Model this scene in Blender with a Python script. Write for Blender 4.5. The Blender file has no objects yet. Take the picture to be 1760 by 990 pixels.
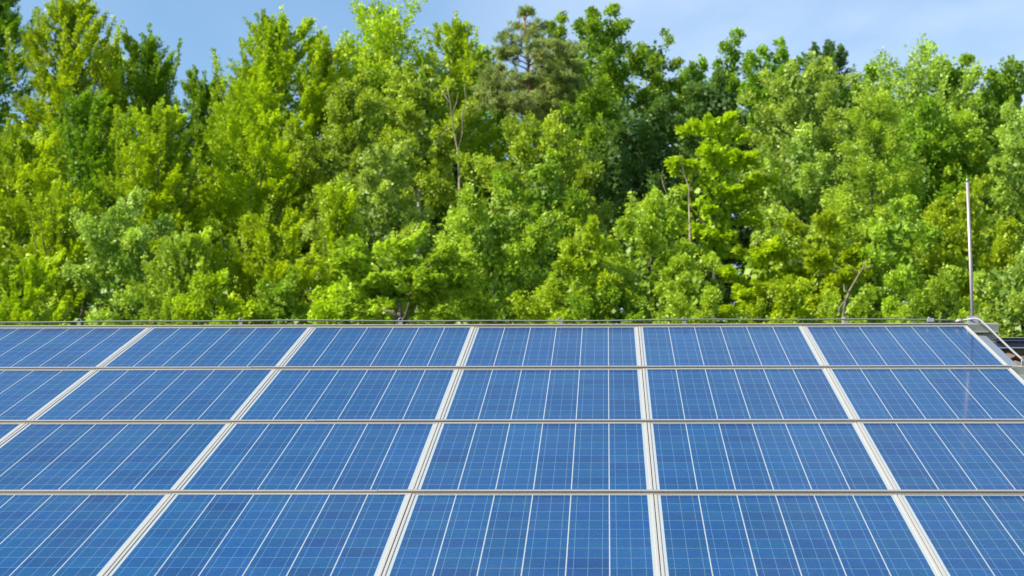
import bpy, math, random
import numpy as np
from mathutils import Vector, Matrix

S = bpy.context.scene
COL = S.collection
PI = math.pi
SL = math.radians(20.0)          # pitch of the roof
RZ = 5.4                         # height of the panel plane at the ridge
CS, SN = math.cos(SL), math.sin(SL)
PW_, PL = 1.01, 1.66             # module spacing across / up the slope

def W(u, v, n=0.0):
    """roof plane coordinates (across, up-slope from ridge, normal) to world"""
    return Vector((u, v*CS - n*SN, RZ + v*SN + n*CS))

# ------------------------------------------------------------------ camera
FPX = 4238.62
CAMP = [-0.19198516033275714, -15.107856590081834, 2.1377610940808762]
MROW = [[0.9992534, 0.03786671, -0.00766471], [-0.00287985, -0.12483307, -0.99217358], [-0.03852716, 0.9914549, -0.12463082]]
def pv(r):
    return Vector((r[0], r[1]*CS - r[2]*SN, r[1]*SN + r[2]*CS))
right, down, fwd = [pv(r) for r in MROW]
cd = bpy.data.cameras.new('camera'); cam = bpy.data.objects.new('camera', cd); COL.objects.link(cam)
cam_loc = W(*CAMP)
m3 = Matrix((right, -down, -fwd)).transposed()
cam.matrix_world = Matrix.Translation(cam_loc) @ m3.to_4x4()
cd.sensor_width = 36.0; cd.lens = 36.0*FPX/1760.0
cd.clip_start = 0.1; cd.clip_end = 5000
cd.dof.use_dof = True; cd.dof.focus_distance = 12.0; cd.dof.aperture_fstop = 8.5
S.camera = cam

# ------------------------------------------------------------------ light
SUN_EL, SUN_AZ = 38.0, -116.0     # azimuth clockwise from +Y (north): behind the camera, to its left
wd = bpy.data.worlds.new('World'); S.world = wd; wd.use_nodes = True
nt = wd.node_tree; nt.nodes.clear()
out = nt.nodes.new('ShaderNodeOutputWorld'); bg = nt.nodes.new('ShaderNodeBackground')
sky = nt.nodes.new('ShaderNodeTexSky'); sky.sky_type = 'NISHITA'; sky.sun_disc = False
sky.sun_elevation = math.radians(SUN_EL); sky.sun_rotation = math.radians(SUN_AZ)
sky.air_density = 1.0; sky.dust_density = 0.25; sky.ozone_density = 3.0; sky.altitude = 300
bg.inputs['Strength'].default_value = 0.09
tc = nt.nodes.new('ShaderNodeTexCoord'); mp = nt.nodes.new('ShaderNodeMapping')
mp.inputs['Scale'].default_value = (3.0, 3.0, 6.0); mp.inputs['Rotation'].default_value = (0.0, 0.5, 0.0)
mp.inputs['Location'].default_value = (1.7, 0.4, 0.9)
nz = nt.nodes.new('ShaderNodeTexNoise'); nz.inputs['Scale'].default_value = 1.3; nz.inputs['Detail'].default_value = 6; nz.inputs['Roughness'].default_value = 0.5
nz.inputs['Distortion'].default_value = 0.6
cr = nt.nodes.new('ShaderNodeMapRange'); cr.inputs['From Min'].default_value = 0.38; cr.inputs['From Max'].default_value = 0.75
cr.inputs['To Max'].default_value = 0.55
mx = nt.nodes.new('ShaderNodeMix'); mx.data_type = 'RGBA'; mx.inputs['B'].default_value = (8.0, 8.3, 8.9, 1)
nt.links.new(tc.outputs['Generated'], mp.inputs['Vector']); nt.links.new(mp.outputs['Vector'], nz.inputs['Vector'])
sx = nt.nodes.new('ShaderNodeSeparateXYZ'); nt.links.new(tc.outputs['Generated'], sx.inputs[0])
wr = nt.nodes.new('ShaderNodeMapRange'); wr.inputs['From Min'].default_value = -0.13; wr.inputs['From Max'].default_value = 0.12; wr.inputs['To Min'].default_value = 0.25
nt.links.new(sx.outputs['X'], wr.inputs['Value']); ml = nt.nodes.new('ShaderNodeMath'); ml.operation = 'MULTIPLY'
nt.links.new(nz.outputs['Fac'], cr.inputs['Value']); nt.links.new(cr.outputs['Result'], ml.inputs[0]); nt.links.new(wr.outputs['Result'], ml.inputs[1]); nt.links.new(ml.outputs[0], mx.inputs['Factor'])
tn = nt.nodes.new('ShaderNodeMix'); tn.data_type = 'RGBA'; tn.blend_type = 'MULTIPLY'; tn.inputs['Factor'].default_value = 1.0; tn.inputs['B'].default_value = (1.02, 1.13, 1.10, 1)
nt.links.new(sky.outputs['Color'], tn.inputs['A']); nt.links.new(tn.outputs['Result'], mx.inputs['A']); nt.links.new(mx.outputs['Result'], bg.inputs['Color'])
nt.links.new(bg.outputs['Background'], out.inputs['Surface'])

sd = bpy.data.lights.new('sun', 'SUN'); sun = bpy.data.objects.new('sun', sd); COL.objects.link(sun)
sd.energy = 5.0; sd.angle = math.radians(0.53); sd.color = (1.0, 0.91, 0.74)
ae, aa = math.radians(SUN_EL), math.radians(SUN_AZ)
sdir = Vector((math.sin(aa)*math.cos(ae), math.cos(aa)*math.cos(ae), math.sin(ae)))
sun.rotation_euler = sdir.to_track_quat('Z', 'Y').to_euler(); sun.location = (-20, -20, 30)

S.view_settings.view_transform = 'Standard'; S.view_settings.look = 'None'
S.view_settings.exposure = 1.07; S.view_settings.gamma = 1.0
S.cycles.max_bounces = 6; S.cycles.diffuse_bounces = 2; S.cycles.transmission_bounces = 3; S.cycles.glossy_bounces = 4

# ------------------------------------------------------------------ helpers
def tag(o, label=None, cat=None, group=None, kind=None):
    if label: o['label'] = label
    if cat: o['category'] = cat
    if group: o['group'] = group
    if kind: o['kind'] = kind
    return o
def link(name, me, mat=None, parent=None):
    o = bpy.data.objects.new(name, me); COL.objects.link(o)
    if mat is not None and me is not None and not me.materials: me.materials.append(mat)
    if parent: o.parent = parent
    return o
def empty(name, M=None, loc=None):
    o = bpy.data.objects.new(name, None); COL.objects.link(o); o.empty_display_size = 0.2
    if M is not None: o.matrix_world = M
    if loc is not None: o.location = loc
    return o
RM = Matrix.Rotation(SL, 4, 'X')
def roofmat(u, v, n=0.0): return Matrix.Translation(W(u, v, n)) @ RM

class MB:
    def __init__(s): s.v = []; s.f = []; s.sm = []
    def add(s, vs, fs, smooth=False):
        b = len(s.v); s.v += [tuple(x) for x in vs]; s.f += [tuple(b+i for i in f) for f in fs]; s.sm += [smooth]*len(fs)
    def box(s, x0, x1, y0, y1, z0, z1, c=0.0):
        if c <= 0:
            vs = [(x, y, z) for z in (z0, z1) for y in (y0, y1) for x in (x0, x1)]
            s.add(vs, [(0,2,3,1),(4,5,7,6),(0,1,5,4),(2,6,7,3),(0,4,6,2),(1,3,7,5)])
        else:
            import itertools
            sx = (x0, x1); sy = (y0, y1); sz = (z0, z1); vs = []; idx = {}
            for i, j, k in itertools.product((0,1), repeat=3):
                dx, dy, dz = c*(1-2*i), c*(1-2*j), c*(1-2*k)
                for a in range(3):
                    p = [sx[i]+dx, sy[j]+dy, sz[k]+dz]; p[a] = (sx[i], sy[j], sz[k])[a]
                    idx[(i,j,k,a)] = len(vs); vs.append(p)
            fs = []
            for a in range(3):
                b, c2 = (a+1) % 3, (a+2) % 3
                for e in (0,1):
                    q = []
                    for (p_, r_) in ((0,0),(1,0),(1,1),(0,1)):
                        t = [0,0,0]; t[a] = e; t[b] = p_; t[c2] = r_; q.append(idx[(*t, a)])
                    fs.append(q if e else q[::-1])
                for p_ in (0,1):
                    for r_ in (0,1):                      # edge along axis a
                        t0 = [0,0,0]; t1 = [0,0,0]; t0[a] = 0; t1[a] = 1
                        for t in (t0, t1): t[b] = p_; t[c2] = r_
                        q = [idx[(*t0,b)], idx[(*t1,b)], idx[(*t1,c2)], idx[(*t0,c2)]]
                        fs.append(q if (p_ != r_) else q[::-1])
            for i, j, k in itertools.product((0,1), repeat=3):
                q = [idx[(i,j,k,0)], idx[(i,j,k,1)], idx[(i,j,k,2)]]
                fs.append(q if (i+j+k) % 2 else q[::-1])
            s.add(vs, fs)
        return s
    def tube(s, pts, rad, n=8, smooth=True, caps=True):
        pts = [Vector(p) for p in pts]; N = len(pts)
        rr = rad if isinstance(rad, (list, tuple)) else [rad]*N
        vs = []; ref = None
        for i, p in enumerate(pts):
            d = (pts[min(i+1, N-1)] - pts[max(i-1, 0)]).normalized()
            if ref is None:
                ref = d.orthogonal().normalized()
            ref = (ref - d*ref.dot(d)).normalized(); b = d.cross(ref)
            for k in range(n):
                a = 2*PI*k/n; vs.append(p + (ref*math.cos(a) + b*math.sin(a))*rr[i])
        fs = [(i*n+k, i*n+(k+1) % n, (i+1)*n+(k+1) % n, (i+1)*n+k) for i in range(N-1) for k in range(n)]
        if caps: fs += [tuple(range(n))[::-1], tuple((N-1)*n+k for k in range(n))]
        s.add(vs, fs, smooth); return s
    def prism(s, prof, x0, x1):
        """profile of (y, z) points extruded along x"""
        n = len(prof); vs = [(x0, a, b) for a, b in prof] + [(x1, a, b) for a, b in prof]
        ar = sum(prof[i][0]*prof[(i+1)%n][1]-prof[(i+1)%n][0]*prof[i][1] for i in range(n))
        fs = [(i, i+n, (i+1) % n + n, (i+1) % n) for i in range(n)] + [tuple(range(n)), tuple(range(n, 2*n))[::-1]]
        if ar > 0: fs = [f[::-1] for f in fs]
        s.add(vs, fs); return s
    def mesh(s, name):
        me = bpy.data.meshes.new(name); me.from_pydata(s.v, [], s.f)
        me.polygons.foreach_set('use_smooth', s.sm); me.update(); return me
    def build(s, name, mat, parent=None):
        return link(name, s.mesh(name), mat, parent)

class NG:
    def __init__(s, name):
        s.m = bpy.data.materials.new(name); s.m.use_nodes = True; s.t = s.m.node_tree
        s.b = s.t.nodes['Principled BSDF']; s.o = s.t.nodes['Material Output']
    def n(s, t, **kw):
        x = s.t.nodes.new(t)
        for k, v in kw.items(): setattr(x, k, v)
        return x
    def l(s, a, b): s.t.links.new(a, b)
    def val(s, x, sock):
        if isinstance(x, (int, float)): sock.default_value = x
        else: s.l(x, sock)
    def math(s, op, a, b=None, c=None):
        x = s.n('ShaderNodeMath', operation=op); s.val(a, x.inputs[0])
        if b is not None: s.val(b, x.inputs[1])
        if c is not None: s.val(c, x.inputs[2])
        return x.outputs[0]
    def mix(s, f, a, b, bt='MIX'):
        x = s.n('ShaderNodeMix', data_type='RGBA', blend_type=bt)
        for v, k in ((f, 'Factor'), (a, 'A'), (b, 'B')):
            if isinstance(v, (int, float)): x.inputs[k].default_value = v
            elif isinstance(v, tuple): x.inputs[k].default_value = (*v, 1)
            else: s.l(v, x.inputs[k])
        return x.outputs['Result']
    def noise(s, scale, detail=3, vec=None, rough=0.5):
        x = s.n('ShaderNodeTexNoise'); x.inputs['Scale'].default_value = scale; x.inputs['Detail'].default_value = detail
        x.inputs['Roughness'].default_value = rough
        if vec is not None: s.l(vec, x.inputs['Vector'])
        return x.outputs['Fac']
    def ramp(s, f, lo, hi, a=0.0, b=1.0):
        x = s.n('ShaderNodeMapRange'); s.l(f, x.inputs['Value'])
        for k, v in (('From Min', lo), ('From Max', hi), ('To Min', a), ('To Max', b)): x.inputs[k].default_value = v
        return x.outputs['Result']
    def bump(s, h, st, dist=0.01):
        x = s.n('ShaderNodeBump'); x.inputs['Strength'].default_value = st; x.inputs['Distance'].default_value = dist
        s.l(h, x.inputs['Height']); s.l(x.outputs['Normal'], s.b.inputs['Normal'])

def metal(name, col, rough, met=1.0, dirt=0.25, nscale=14.0):
    g = NG(name); tcn = g.n('ShaderNodeTexCoord').outputs['Object']
    f = g.noise(nscale, 5, tcn, 0.6)
    g.l(g.mix(g.ramp(f, 0.35, 0.75, 0, dirt), col, tuple(c*0.55 for c in col)), g.b.inputs['Base Color'])
    g.l(g.ramp(f, 0.2, 0.8, rough-0.08, rough+0.1), g.b.inputs['Roughness'])
    g.b.inputs['Metallic'].default_value = met
    return g.m
M = {}
M['frame'] = metal('frame_aluminium', (0.36, 0.355, 0.34), 0.5, 0.15, 0.12, 5)
M['rail'] = metal('rail_aluminium', (0.33, 0.32, 0.315), 0.5, 0.4, 0.35, 6)
M['ledge'] = metal('ledge_aluminium', (0.30, 0.27, 0.215), 0.55, 0.1, 0.3, 8)
M['channel'] = metal('channel_aluminium', (0.36, 0.38, 0.34), 0.5, 0.3, 0.3, 8)
M['steel'] = metal('galvanised_steel', (0.40, 0.36, 0.37), 0.5, 0.5, 0.3, 12)
M['wire'] = metal('conductor_wire_metal', (0.24, 0.26, 0.24), 0.45, 0.5, 0.3, 10)
M['sheet'] = metal('flashing_sheet', (0.26, 0.30, 0.35), 0.3, 0.5, 0.2, 4)
M['navy'] = metal('dark_blue_steel', (0.035, 0.04, 0.075), 0.4, 0.2, 0.2, 8)
M['cable'] = metal('cable_metal', (0.36, 0.34, 0.35), 0.5, 0.4, 0.3, 12)
M['brass'] = metal('clamp_zinc', (0.34, 0.36, 0.42), 0.35, 0.6, 0.3, 20)

# --- module glass: six strings of ten cells, three busbars on each
FR, MG = 0.012, 0.012            # frame lip, backsheet margin
PWD, PLN = 1.0068, 1.640          # module width and length
CW = (PWD - 2*FR - 2*MG)/6.0; MGY = 0.004; CL = (PLN - 2*FR - 2*MGY)/10.0
g = NG('solar_cell_glass')
oc = g.n('ShaderNodeTexCoord').outputs['Object']; sp = g.n('ShaderNodeSeparateXYZ'); g.l(oc, sp.inputs[0])
ux = g.math('DIVIDE', g.math('SUBTRACT', sp.outputs['X'], FR+MG), CW)
uy = g.math('DIVIDE', g.math('SUBTRACT', sp.outputs['Y'], FR+MGY), CL)
fx = g.math('FRACT', ux); fy = g.math('FRACT', uy); ix = g.math('FLOOR', ux); iy = g.math('FLOOR', uy)
def line(f, c, hw):              # 1 where |f-c| < hw
    return g.math('LESS_THAN', g.math('ABSOLUTE', g.math('SUBTRACT', f, c)), hw)
bx_ = g.math('SUBTRACT', 0.5, g.math('ABSOLUTE', g.math('SUBTRACT', fx, 0.5)))     # distance to string gap
by_ = g.math('SUBTRACT', 0.5, g.math('ABSOLUTE', g.math('SUBTRACT', fy, 0.5)))
gapx = g.math('LESS_THAN', bx_, 0.0022/CW)
gapy = g.math('LESS_THAN', by_, 0.0026/CL)
bus = g.math('MAXIMUM', g.math('MAXIMUM', line(fx, 1/6, 0.0009/CW), line(fx, 0.5, 0.0009/CW)), line(fx, 5/6, 0.0009/CW))
outx = g.math('MAXIMUM', g.math('LESS_THAN', ux, 0.0), g.math('GREATER_THAN', ux, 6.0))
outy = g.math('MAXIMUM', g.math('LESS_THAN', uy, 0.0), g.math('GREATER_THAN', uy, 10.0))
white = g.math('MAXIMUM', g.math('MAXIMUM', gapx, outx), outy)
wn = g.n('ShaderNodeTexWhiteNoise', noise_dimensions='4D'); cv = g.n('ShaderNodeCombineXYZ'); g.l(ix, cv.inputs[0]); g.l(iy, cv.inputs[1])
oi = g.n('ShaderNodeObjectInfo'); g.l(cv.outputs[0], wn.inputs['Vector']); g.l(g.math('MULTIPLY', oi.outputs['Random'], 37.0), wn.inputs['W'])
wn2 = g.n('ShaderNodeTexWhiteNoise', noise_dimensions='2D'); cv2 = g.n('ShaderNodeCombineXYZ'); g.l(ix, cv2.inputs[0]); g.l(oi.outputs['Random'], cv2.inputs[1]); g.l(cv2.outputs[0], wn2.inputs['Vector'])
cellt = g.math('ADD', g.math('MULTIPLY', wn.outputs['Value'], 0.55), g.math('MULTIPLY', wn2.outputs['Value'], 0.45))
c1 = g.mix(cellt, (0.0001, 0.027, 0.112), (0.0004, 0.052, 0.180))
hue = g.n('ShaderNodeSeparateColor'); g.l(wn.outputs['Color'], hue.inputs[0])
c2 = g.mix(g.math('MULTIPLY', hue.outputs[1], 0.45), c1, (0.0008, 0.062, 0.140))
gr = g.n('ShaderNodeTexVoronoi'); gr.inputs['Scale'].default_value = 90.0; g.l(oc, gr.inputs['Vector'])
c3 = g.mix(0.22, c2, gr.outputs['Color'], 'SOFT_LIGHT')
c4 = g.mix(g.math('MULTIPLY', oi.outputs['Random'], 0.25), c3, (0.002, 0.032, 0.12))
c5 = g.mix(g.math('MULTIPLY', g.math('MAXIMUM', bus, gapy), 0.48), c4, (0.17, 0.27, 0.36))
c6 = g.mix(white, c5, (0.30, 0.335, 0.35))
dust = g.noise(2.3, 5, oc, 0.6)
c7 = g.mix(g.ramp(dust, 0.35, 0.8, 0.0, 0.03), c6, (0.30, 0.33, 0.34))
grime = g.math('MULTIPLY', g.ramp(sp.outputs['Y'], 0.075, 0.012, 0.0, 1.0), g.ramp(g.noise(9, 5, oc, 0.6), 0.3, 0.7, 0.0, 0.16))
c8 = g.mix(grime, c7, (0.22, 0.21, 0.18))
g.l(c8, g.b.inputs['Base Color'])
g.b.inputs['Roughness'].default_value = 0.5; g.b.inputs['Specular IOR Level'].default_value = 0.0
g.b.inputs['Coat Weight'].default_value = 0.72; g.b.inputs['Coat IOR'].default_value = 1.24
g.l(g.ramp(dust, 0.3, 0.8, 0.09, 0.15), g.b.inputs['Coat Roughness'])
M['cells'] = g.m

# ------------------------------------------------------------------ ground
def terr(x, y):
    def ss(a, b, t):
        t = np.clip((t-a)/(b-a), 0, 1); return t*t*(3-2*t)
    return 4.5*ss(14, 60, y) + 18.0*ss(58, 150, y) + 0.5*np.sin(x*0.07)*ss(20, 60, y)
xs = np.concatenate([-np.geomspace(1500, 60, 14), np.linspace(-50, 50, 51), np.geomspace(60, 1500, 14)])
ys = np.concatenate([-np.geomspace(1500, 40, 12), np.linspace(-35, 140, 90), np.geomspace(150, 2500, 14)])
X, Y = np.meshgrid(xs, ys); Z = terr(X, Y); nx, ny = len(xs), len(ys)
mb = MB(); mb.v = [(float(a), float(b), float(c)) for a, b, c in zip(X.ravel(), Y.ravel(), Z.ravel())]
mb.f = [(j*nx+i, j*nx+i+1, (j+1)*nx+i+1, (j+1)*nx+i) for j in range(ny-1) for i in range(nx-1)]; mb.sm = [True]*len(mb.f)
g = NG('grass_ground'); pos = g.n('ShaderNodeNewGeometry').outputs['Position']
g.l(g.mix(g.ramp(g.noise(0.6, 8, pos, 0.65), 0.3, 0.7), (0.035, 0.06, 0.014), (0.085, 0.11, 0.035)), g.b.inputs['Base Color'])
g.b.inputs['Roughness'].default_value = 0.9; g.bump(g.noise(12, 6, pos), 0.6, 0.1)
tag(mb.build('ground', g.m), kind='structure')

# ------------------------------------------------------------------ the building under the panels
UL, UR, VB = -8.2, 4.6, -8.75    # roof left, right, front eave (slope coordinate)
DK = -0.19                       # tile deck below the panel plane
g = NG('brown_roof_tile'); oc = g.n('ShaderNodeTexCoord').outputs['Object']
f = g.noise(3.0, 6, oc, 0.65)
c = g.mix(g.ramp(f, 0.3, 0.75), (0.075, 0.05, 0.04), (0.14, 0.10, 0.085))
g.l(g.mix(g.ramp(g.noise(14, 4, oc), 0.55, 0.8, 0, 0.5), c, (0.12, 0.12, 0.09)), g.b.inputs['Base Color']); g.b.inputs['Roughness'].default_value = 0.8
g.bump(g.noise(40, 4, oc), 0.3, 0.01); M['tile'] = g.m
g = NG('rendered_wall'); oc = g.n('ShaderNodeTexCoord').outputs['Object']
g.l(g.mix(g.ramp(g.noise(2, 6, oc), 0.3, 0.8), (0.42, 0.39, 0.33), (0.32, 0.30, 0.26)), g.b.inputs['Base Color']); g.b.inputs['Roughness'].default_value = 0.9
g.bump(g.noise(60, 3, oc), 0.3, 0.01); M['render'] = g.m
g = NG('timber_fascia'); oc = g.n('ShaderNodeTexCoord').outputs['Object']
g.l(g.mix(g.noise(6, 5, oc), (0.10, 0.06, 0.035), (0.16, 0.10, 0.06)), g.b.inputs['Base Color']); g.b.inputs['Roughness'].default_value = 0.7; M['timber'] = g.m

barn = empty('outbuilding', loc=(0, 0, 0))
tag(barn, 'low outbuilding with brown tiled pitched roof carrying the solar panels', 'building')
def tile_sheet(sign):
    """pantile slope; sign +1 is the front slope, -1 the back one"""
    w, gl = 0.30, 0.34; nxs = int(round((UR-UL)/w))*8; rows = int(math.ceil(-VB/gl)); vs = []; fs = []
    prof = [0.022*math.sin(2*PI*i/8) + 0.012*math.sin(4*PI*i/8+0.6) for i in range(8)]
    for r in range(rows):
        for e in (0, 1):
            v = max(-(r*gl) if e == 0 else -((r+1)*gl)-0.02, VB-0.05); lift = 0.0 if e == 0 else 0.028
            for i in range(nxs+1):
                q = W(UL + (UR-UL)*i/nxs, v, DK + prof[i % 8] + lift)
                vs.append((q.x, q.y*sign + (0.0 if sign > 0 else 0.14), q.z))
        b = r*2*(nxs+1)
        for i in range(nxs):
            q = (b+i, b+nxs+1+i, b+nxs+2+i, b+i+1); fs.append(q if sign > 0 else q[::-1])
        b2 = b+nxs+1
        if r < rows-1:
            for i in range(nxs):
                q = (b2+i, b2+nxs+1+i, b2+nxs+2+i, b2+i+1); fs.append(q if sign > 0 else q[::-1])
    m = MB(); m.add(vs, fs, False); return m
tile_sheet(1).build('tiled_slope', M['tile'], barn)
tile_sheet(-1).build('tiled_slope', M['tile'], barn)
eave = W(0, VB, DK)
mb = MB(); y0, y1 = eave.y+0.45, -eave.y+0.14-0.45; zt = eave.z + 0.45*math.tan(SL) - 0.10; zr = W(0, 0, DK).z-0.10
x0, x1 = UL+0.3, UR-0.3; ym = 0.07
vs = [(x, y, z) for x in (x0, x1) for (y, z) in ((y0, -0.2), (y0, zt), (ym, zr), (y1, zt), (y1, -0.2))]
mb.add(vs, [(0,1,2,3,4), (9,8,7,6,5), (0,5,6,1), (4,3,8,9)]); mb.build('wall', M['render'], barn)
mb = MB(); mb.box(UL, UR, eave.y-0.02, eave.y+0.02, eave.z-0.20, eave.z-0.05, 0.004); mb.build('fascia', M['timber'], barn)
mb = MB(); mb.tube([(UL, eave.y-0.09, eave.z-0.08), (UR, eave.y-0.09, eave.z-0.10)], 0.06, 12); mb.build('gutter', M['sheet'], barn)
# metal ridge capping that shows past the end of the array
r0 = W(0, 0.02, 0)
mb = MB(); mb.prism([(r0.y-0.035, r0.z-0.155), (r0.y-0.035, r0.z-0.116), (r0.y-0.06, r0.z-0.116), (r0.y-0.06, r0.z-0.106),
                     (r0.y+0.20, r0.z-0.098), (r0.y+0.20, r0.z-0.155)], 2.19, UR+0.02)
cap = mb.build('ridge_capping', M['navy'], barn)
mb = MB(); mb.box(2.19, UR+0.02, r0.y-0.062, r0.y+0.202, r0.z-0.0965, r0.z-0.0925); mb.build('capping_sheet', M['sheet'], cap)
mb = MB(); mb.box(2.17, UR+0.02, r0.y-0.075, r0.y-0.045, r0.z-0.163, r0.z-0.157); mb.build('capping_edge', M['sheet'], cap)
# rounded ridge tiles, seen below the capping at the far right
for k in range(6):
    u = 2.42 + k*0.38; mb = MB(); pts = []
    vs = []; n = 10
    for e, (uu, ra) in enumerate(((u, 0.085), (u+0.40, 0.075))):
        for i in range(n+1):
            a = PI*i/n; q = W(uu, -0.20, DK+0.0); vs.append((uu, q.y + math.cos(a)*ra, q.z+0.02 + math.sin(a)*ra))
    mb.add(vs, [(i, i+1, n+2+i, n+1+i) for i in range(n)], True); mb.build('ridge_tile', M['tile'], barn)

# ------------------------------------------------------------------ solar panels
fm = MB(); H = 0.038
fm.box(0, FR, 0, PLN, -H, 0, 0.0012); fm.box(PWD-FR, PWD, 0, PLN, -H, 0, 0.0012)
fm.box(FR+0.0002, PWD-FR-0.0002, 0, FR, -H, -0.0002, 0.0012); fm.box(FR+0.0002, PWD-FR-0.0002, PLN-FR, PLN, -H, -0.0002, 0.0012)
frame_me = fm.mesh('frame'); frame_me.materials.append(M['frame'])
gm = MB(); gm.box(FR-0.003, PWD-FR+0.003, FR-0.003, PLN-FR+0.003, -0.009, -0.0035)
glass_me = gm.mesh('glass'); glass_me.materials.append(M['cells'])
rows = ['top row', 'second row from the top', 'third row from the top', 'fourth row from the top', 'lowest row']
ords = ['at the right end', 'second from the right end', 'third from the right end', 'fourth from the right end', 'fifth from the right end', 'sixth from the right end', 'seventh from the right end', 'eighth from the right end']
rnd = random.Random(4)
first = None
for r in range(5):
    for k in range(8):
        if r < 4 and k == 7: pass
        u = 2*PW_ - (k+1)*PW_ + 0.0016; v = -(r+1)*PL + 0.010
        e = empty('solar_panel', roofmat(u, v) @ Matrix.Rotation(math.radians(rnd.uniform(-0.06, 0.06)), 4, 'X') @ Matrix.Rotation(math.radians(rnd.uniform(-0.07, 0.07)), 4, 'Y'))
        extra = ''
        if r == 0 and k == 0: extra = ' beside the metal rod'
        tag(e, 'blue solar panel in the %s, %s%s' % (rows[r], ords[k], extra), 'solar panel', 'solar panels on the roof')
        link('frame', frame_me, None, e); link('glass', glass_me, None, e)

# ------------------------------------------------------------------ rails between the rows
rail_lab = ['grey ridge rail along the upper edge of the top row of panels', 'grey rail between the top and second rows of panels',
            'grey rail between the second and third rows of panels', 'grey rail between the third and fourth rows of panels',
            'grey rail below the fourth row of panels', 'grey rail along the lowest edge of the panels']
UA = -6.1
for r in range(6):
    v = -r*PL
    e = empty('mounting_rail', roofmat(0, v)); tag(e, rail_lab[r], 'rail', 'rails between the panel rows')
    ue = 2.02 + (0.19 if r == 0 else 0.22)
    seams = [UA, -1.06 + 0.55*r - 1.65 if r != 3 else -1.155, ue if r == 0 else 2.05]
    for a, b, dz in ((seams[0], seams[1]-0.0008, 0.0), (seams[1]+0.0008, seams[2], 0.0012)):
        mb = MB(); mb.box(a, b, -0.012, 0.013, 0.0055+dz, 0.0110+dz, 0.0012)
        o = mb.build('rail_cap', M['rail'], e)
    mb = MB(); mb.box(UA, 2.022, -0.0185, 0.0125, 0.0006, 0.0032, 0.0007); mb.build('rail_ledge', M['ledge'], e)
    mb = MB(); mb.box(UA, 2.022, -0.006, 0.008, -0.0395, 0.0057); mb.build('rail_web', M['navy'], e)
    # open channel carrying the row; its end sticks out past the panels
    c0 = 2.0235
    mb = MB()
    for a, b in ((UA, ue),):
        mb.box(a, b, -0.004, 0.004, -0.098, -0.0415)
        mb.box(a, b, -0.030, 0.026, -0.0412, -0.0372 if False else -0.0382)
        mb.box(a, b, -0.030, 0.026, -0.103, -0.0985)
    mb.build('channel', M['channel'], e)
    mb = MB(); mb.box(c0, ue, -0.016, 0.016, -0.0376, 0.0085 if r == 0 else 0.0085, 0.001); mb.build('channel_end', M['channel'], e)
    for ub in (-5.6, -4.0, -2.4, -0.8, 0.8, 1.9):
        mb = MB(); mb.box(ub-0.02, ub+0.02, -0.012, 0.012, DK-0.01, -0.1035); mb.build('bracket', M['steel'], e)

# pale flashing strip beside the right end of the panels
mb = MB(); N = 40; a0, a1 = 2.028, 2.118
vs = []; 
for i in range(N+1):
    v = -0.165 - (8.2-0.165)*i/N
    vs += [(a0, v, -0.050), (a0+0.006, v, -0.038), (a1-0.006, v, -0.043), (a1, v, -0.050), (a1, v, -0.085)]
mb.add(vs, [(5*i+j, 5*(i+1)+j, 5*(i+1)+j+1, 5*i+j+1) for i in range(N) for j in range(4)])
o = mb.build('flashing_strip', M['sheet']); o.matrix_world = roofmat(0, 0)
tag(o, 'pale grey metal flashing strip running down beside the rightmost panels', 'flashing')

# ------------------------------------------------------------------ lightning conductor
rod_b = W(2.058, 0.03, 0.0)
e = empty('lightning_rod', loc=rod_b); tag(e, 'upright thin metal lightning rod clamped to the right end of the roof ridge', 'lightning rod')
mb = MB(); mb.tube([(0, 0, -0.03), (0, 0, 0.40), (-0.001, 0, 0.905)], [0.0105, 0.0105, 0.010], 14); mb.build('rod', M['steel'], e)
mb = MB(); mb.tube([(-0.001, 0, 0.9055), (-0.001, 0, 0.932)], [0.0098, 0.008], 12); mb.build('tip', M['wire'], e)
mb = MB(); mb.box(-0.034, 0.034, -0.016, -0.0115, 0.004, 0.052, 0.002); mb.box(-0.034, 0.034, 0.0115, 0.016, 0.004, 0.052, 0.002)
mb.box(-0.034, -0.029, -0.0115, 0.0115, 0.004, 0.052); mb.box(0.029, 0.034, -0.0115, 0.0115, 0.004, 0.052)
mb.box(-0.042, 0.042, -0.022, 0.022, -0.004, 0.0035, 0.001)
cl = mb.build('clamp', M['brass'], e)
for sx in (-1, 1):
    mb = MB(); mb.tube([(sx*0.022, -0.024, 0.040), (sx*0.022, -0.0165, 0.040)], 0.006, 6, False); mb.build('bolt', M['steel'], cl)

wz = 0.030
pts = [Vector((x, 0.0, 0.0)) for x in np.linspace(UA, 2.0, 60)]
path = []
for p in pts:
    q = W(p.x, 0.045, wz + 0.003*math.sin(p.x*2.1) + 0.002*math.sin(p.x*5.3)); path.append(q)
mb = MB(); mb.tube(path, 0.0048, 8)
o = mb.build('conductor_wire', M['wire']); tag(o, 'thin grey conductor wire running along the top of the roof ridge', 'wire')
dp = [W(2.0, 0.045, 0.026), W(2.03, 0.03, 0.032), W(2.06, -0.012, 0.044), W(2.085, -0.06, 0.045), W(2.095, -0.16, 0.036)]
dp += [W(2.097 + 0.004*math.sin(v*1.7), v, 0.034 + 0.004*math.cos(v*2.3)) for v in np.linspace(-0.4, -8.3, 34)]
mb = MB(); mb.tube(dp, 0.0062, 10)
o = mb.build('conductor_cable', M['cable']); tag(o, 'silver down conductor cable bending off the ridge beside the rod, down the right edge', 'cable')
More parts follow.
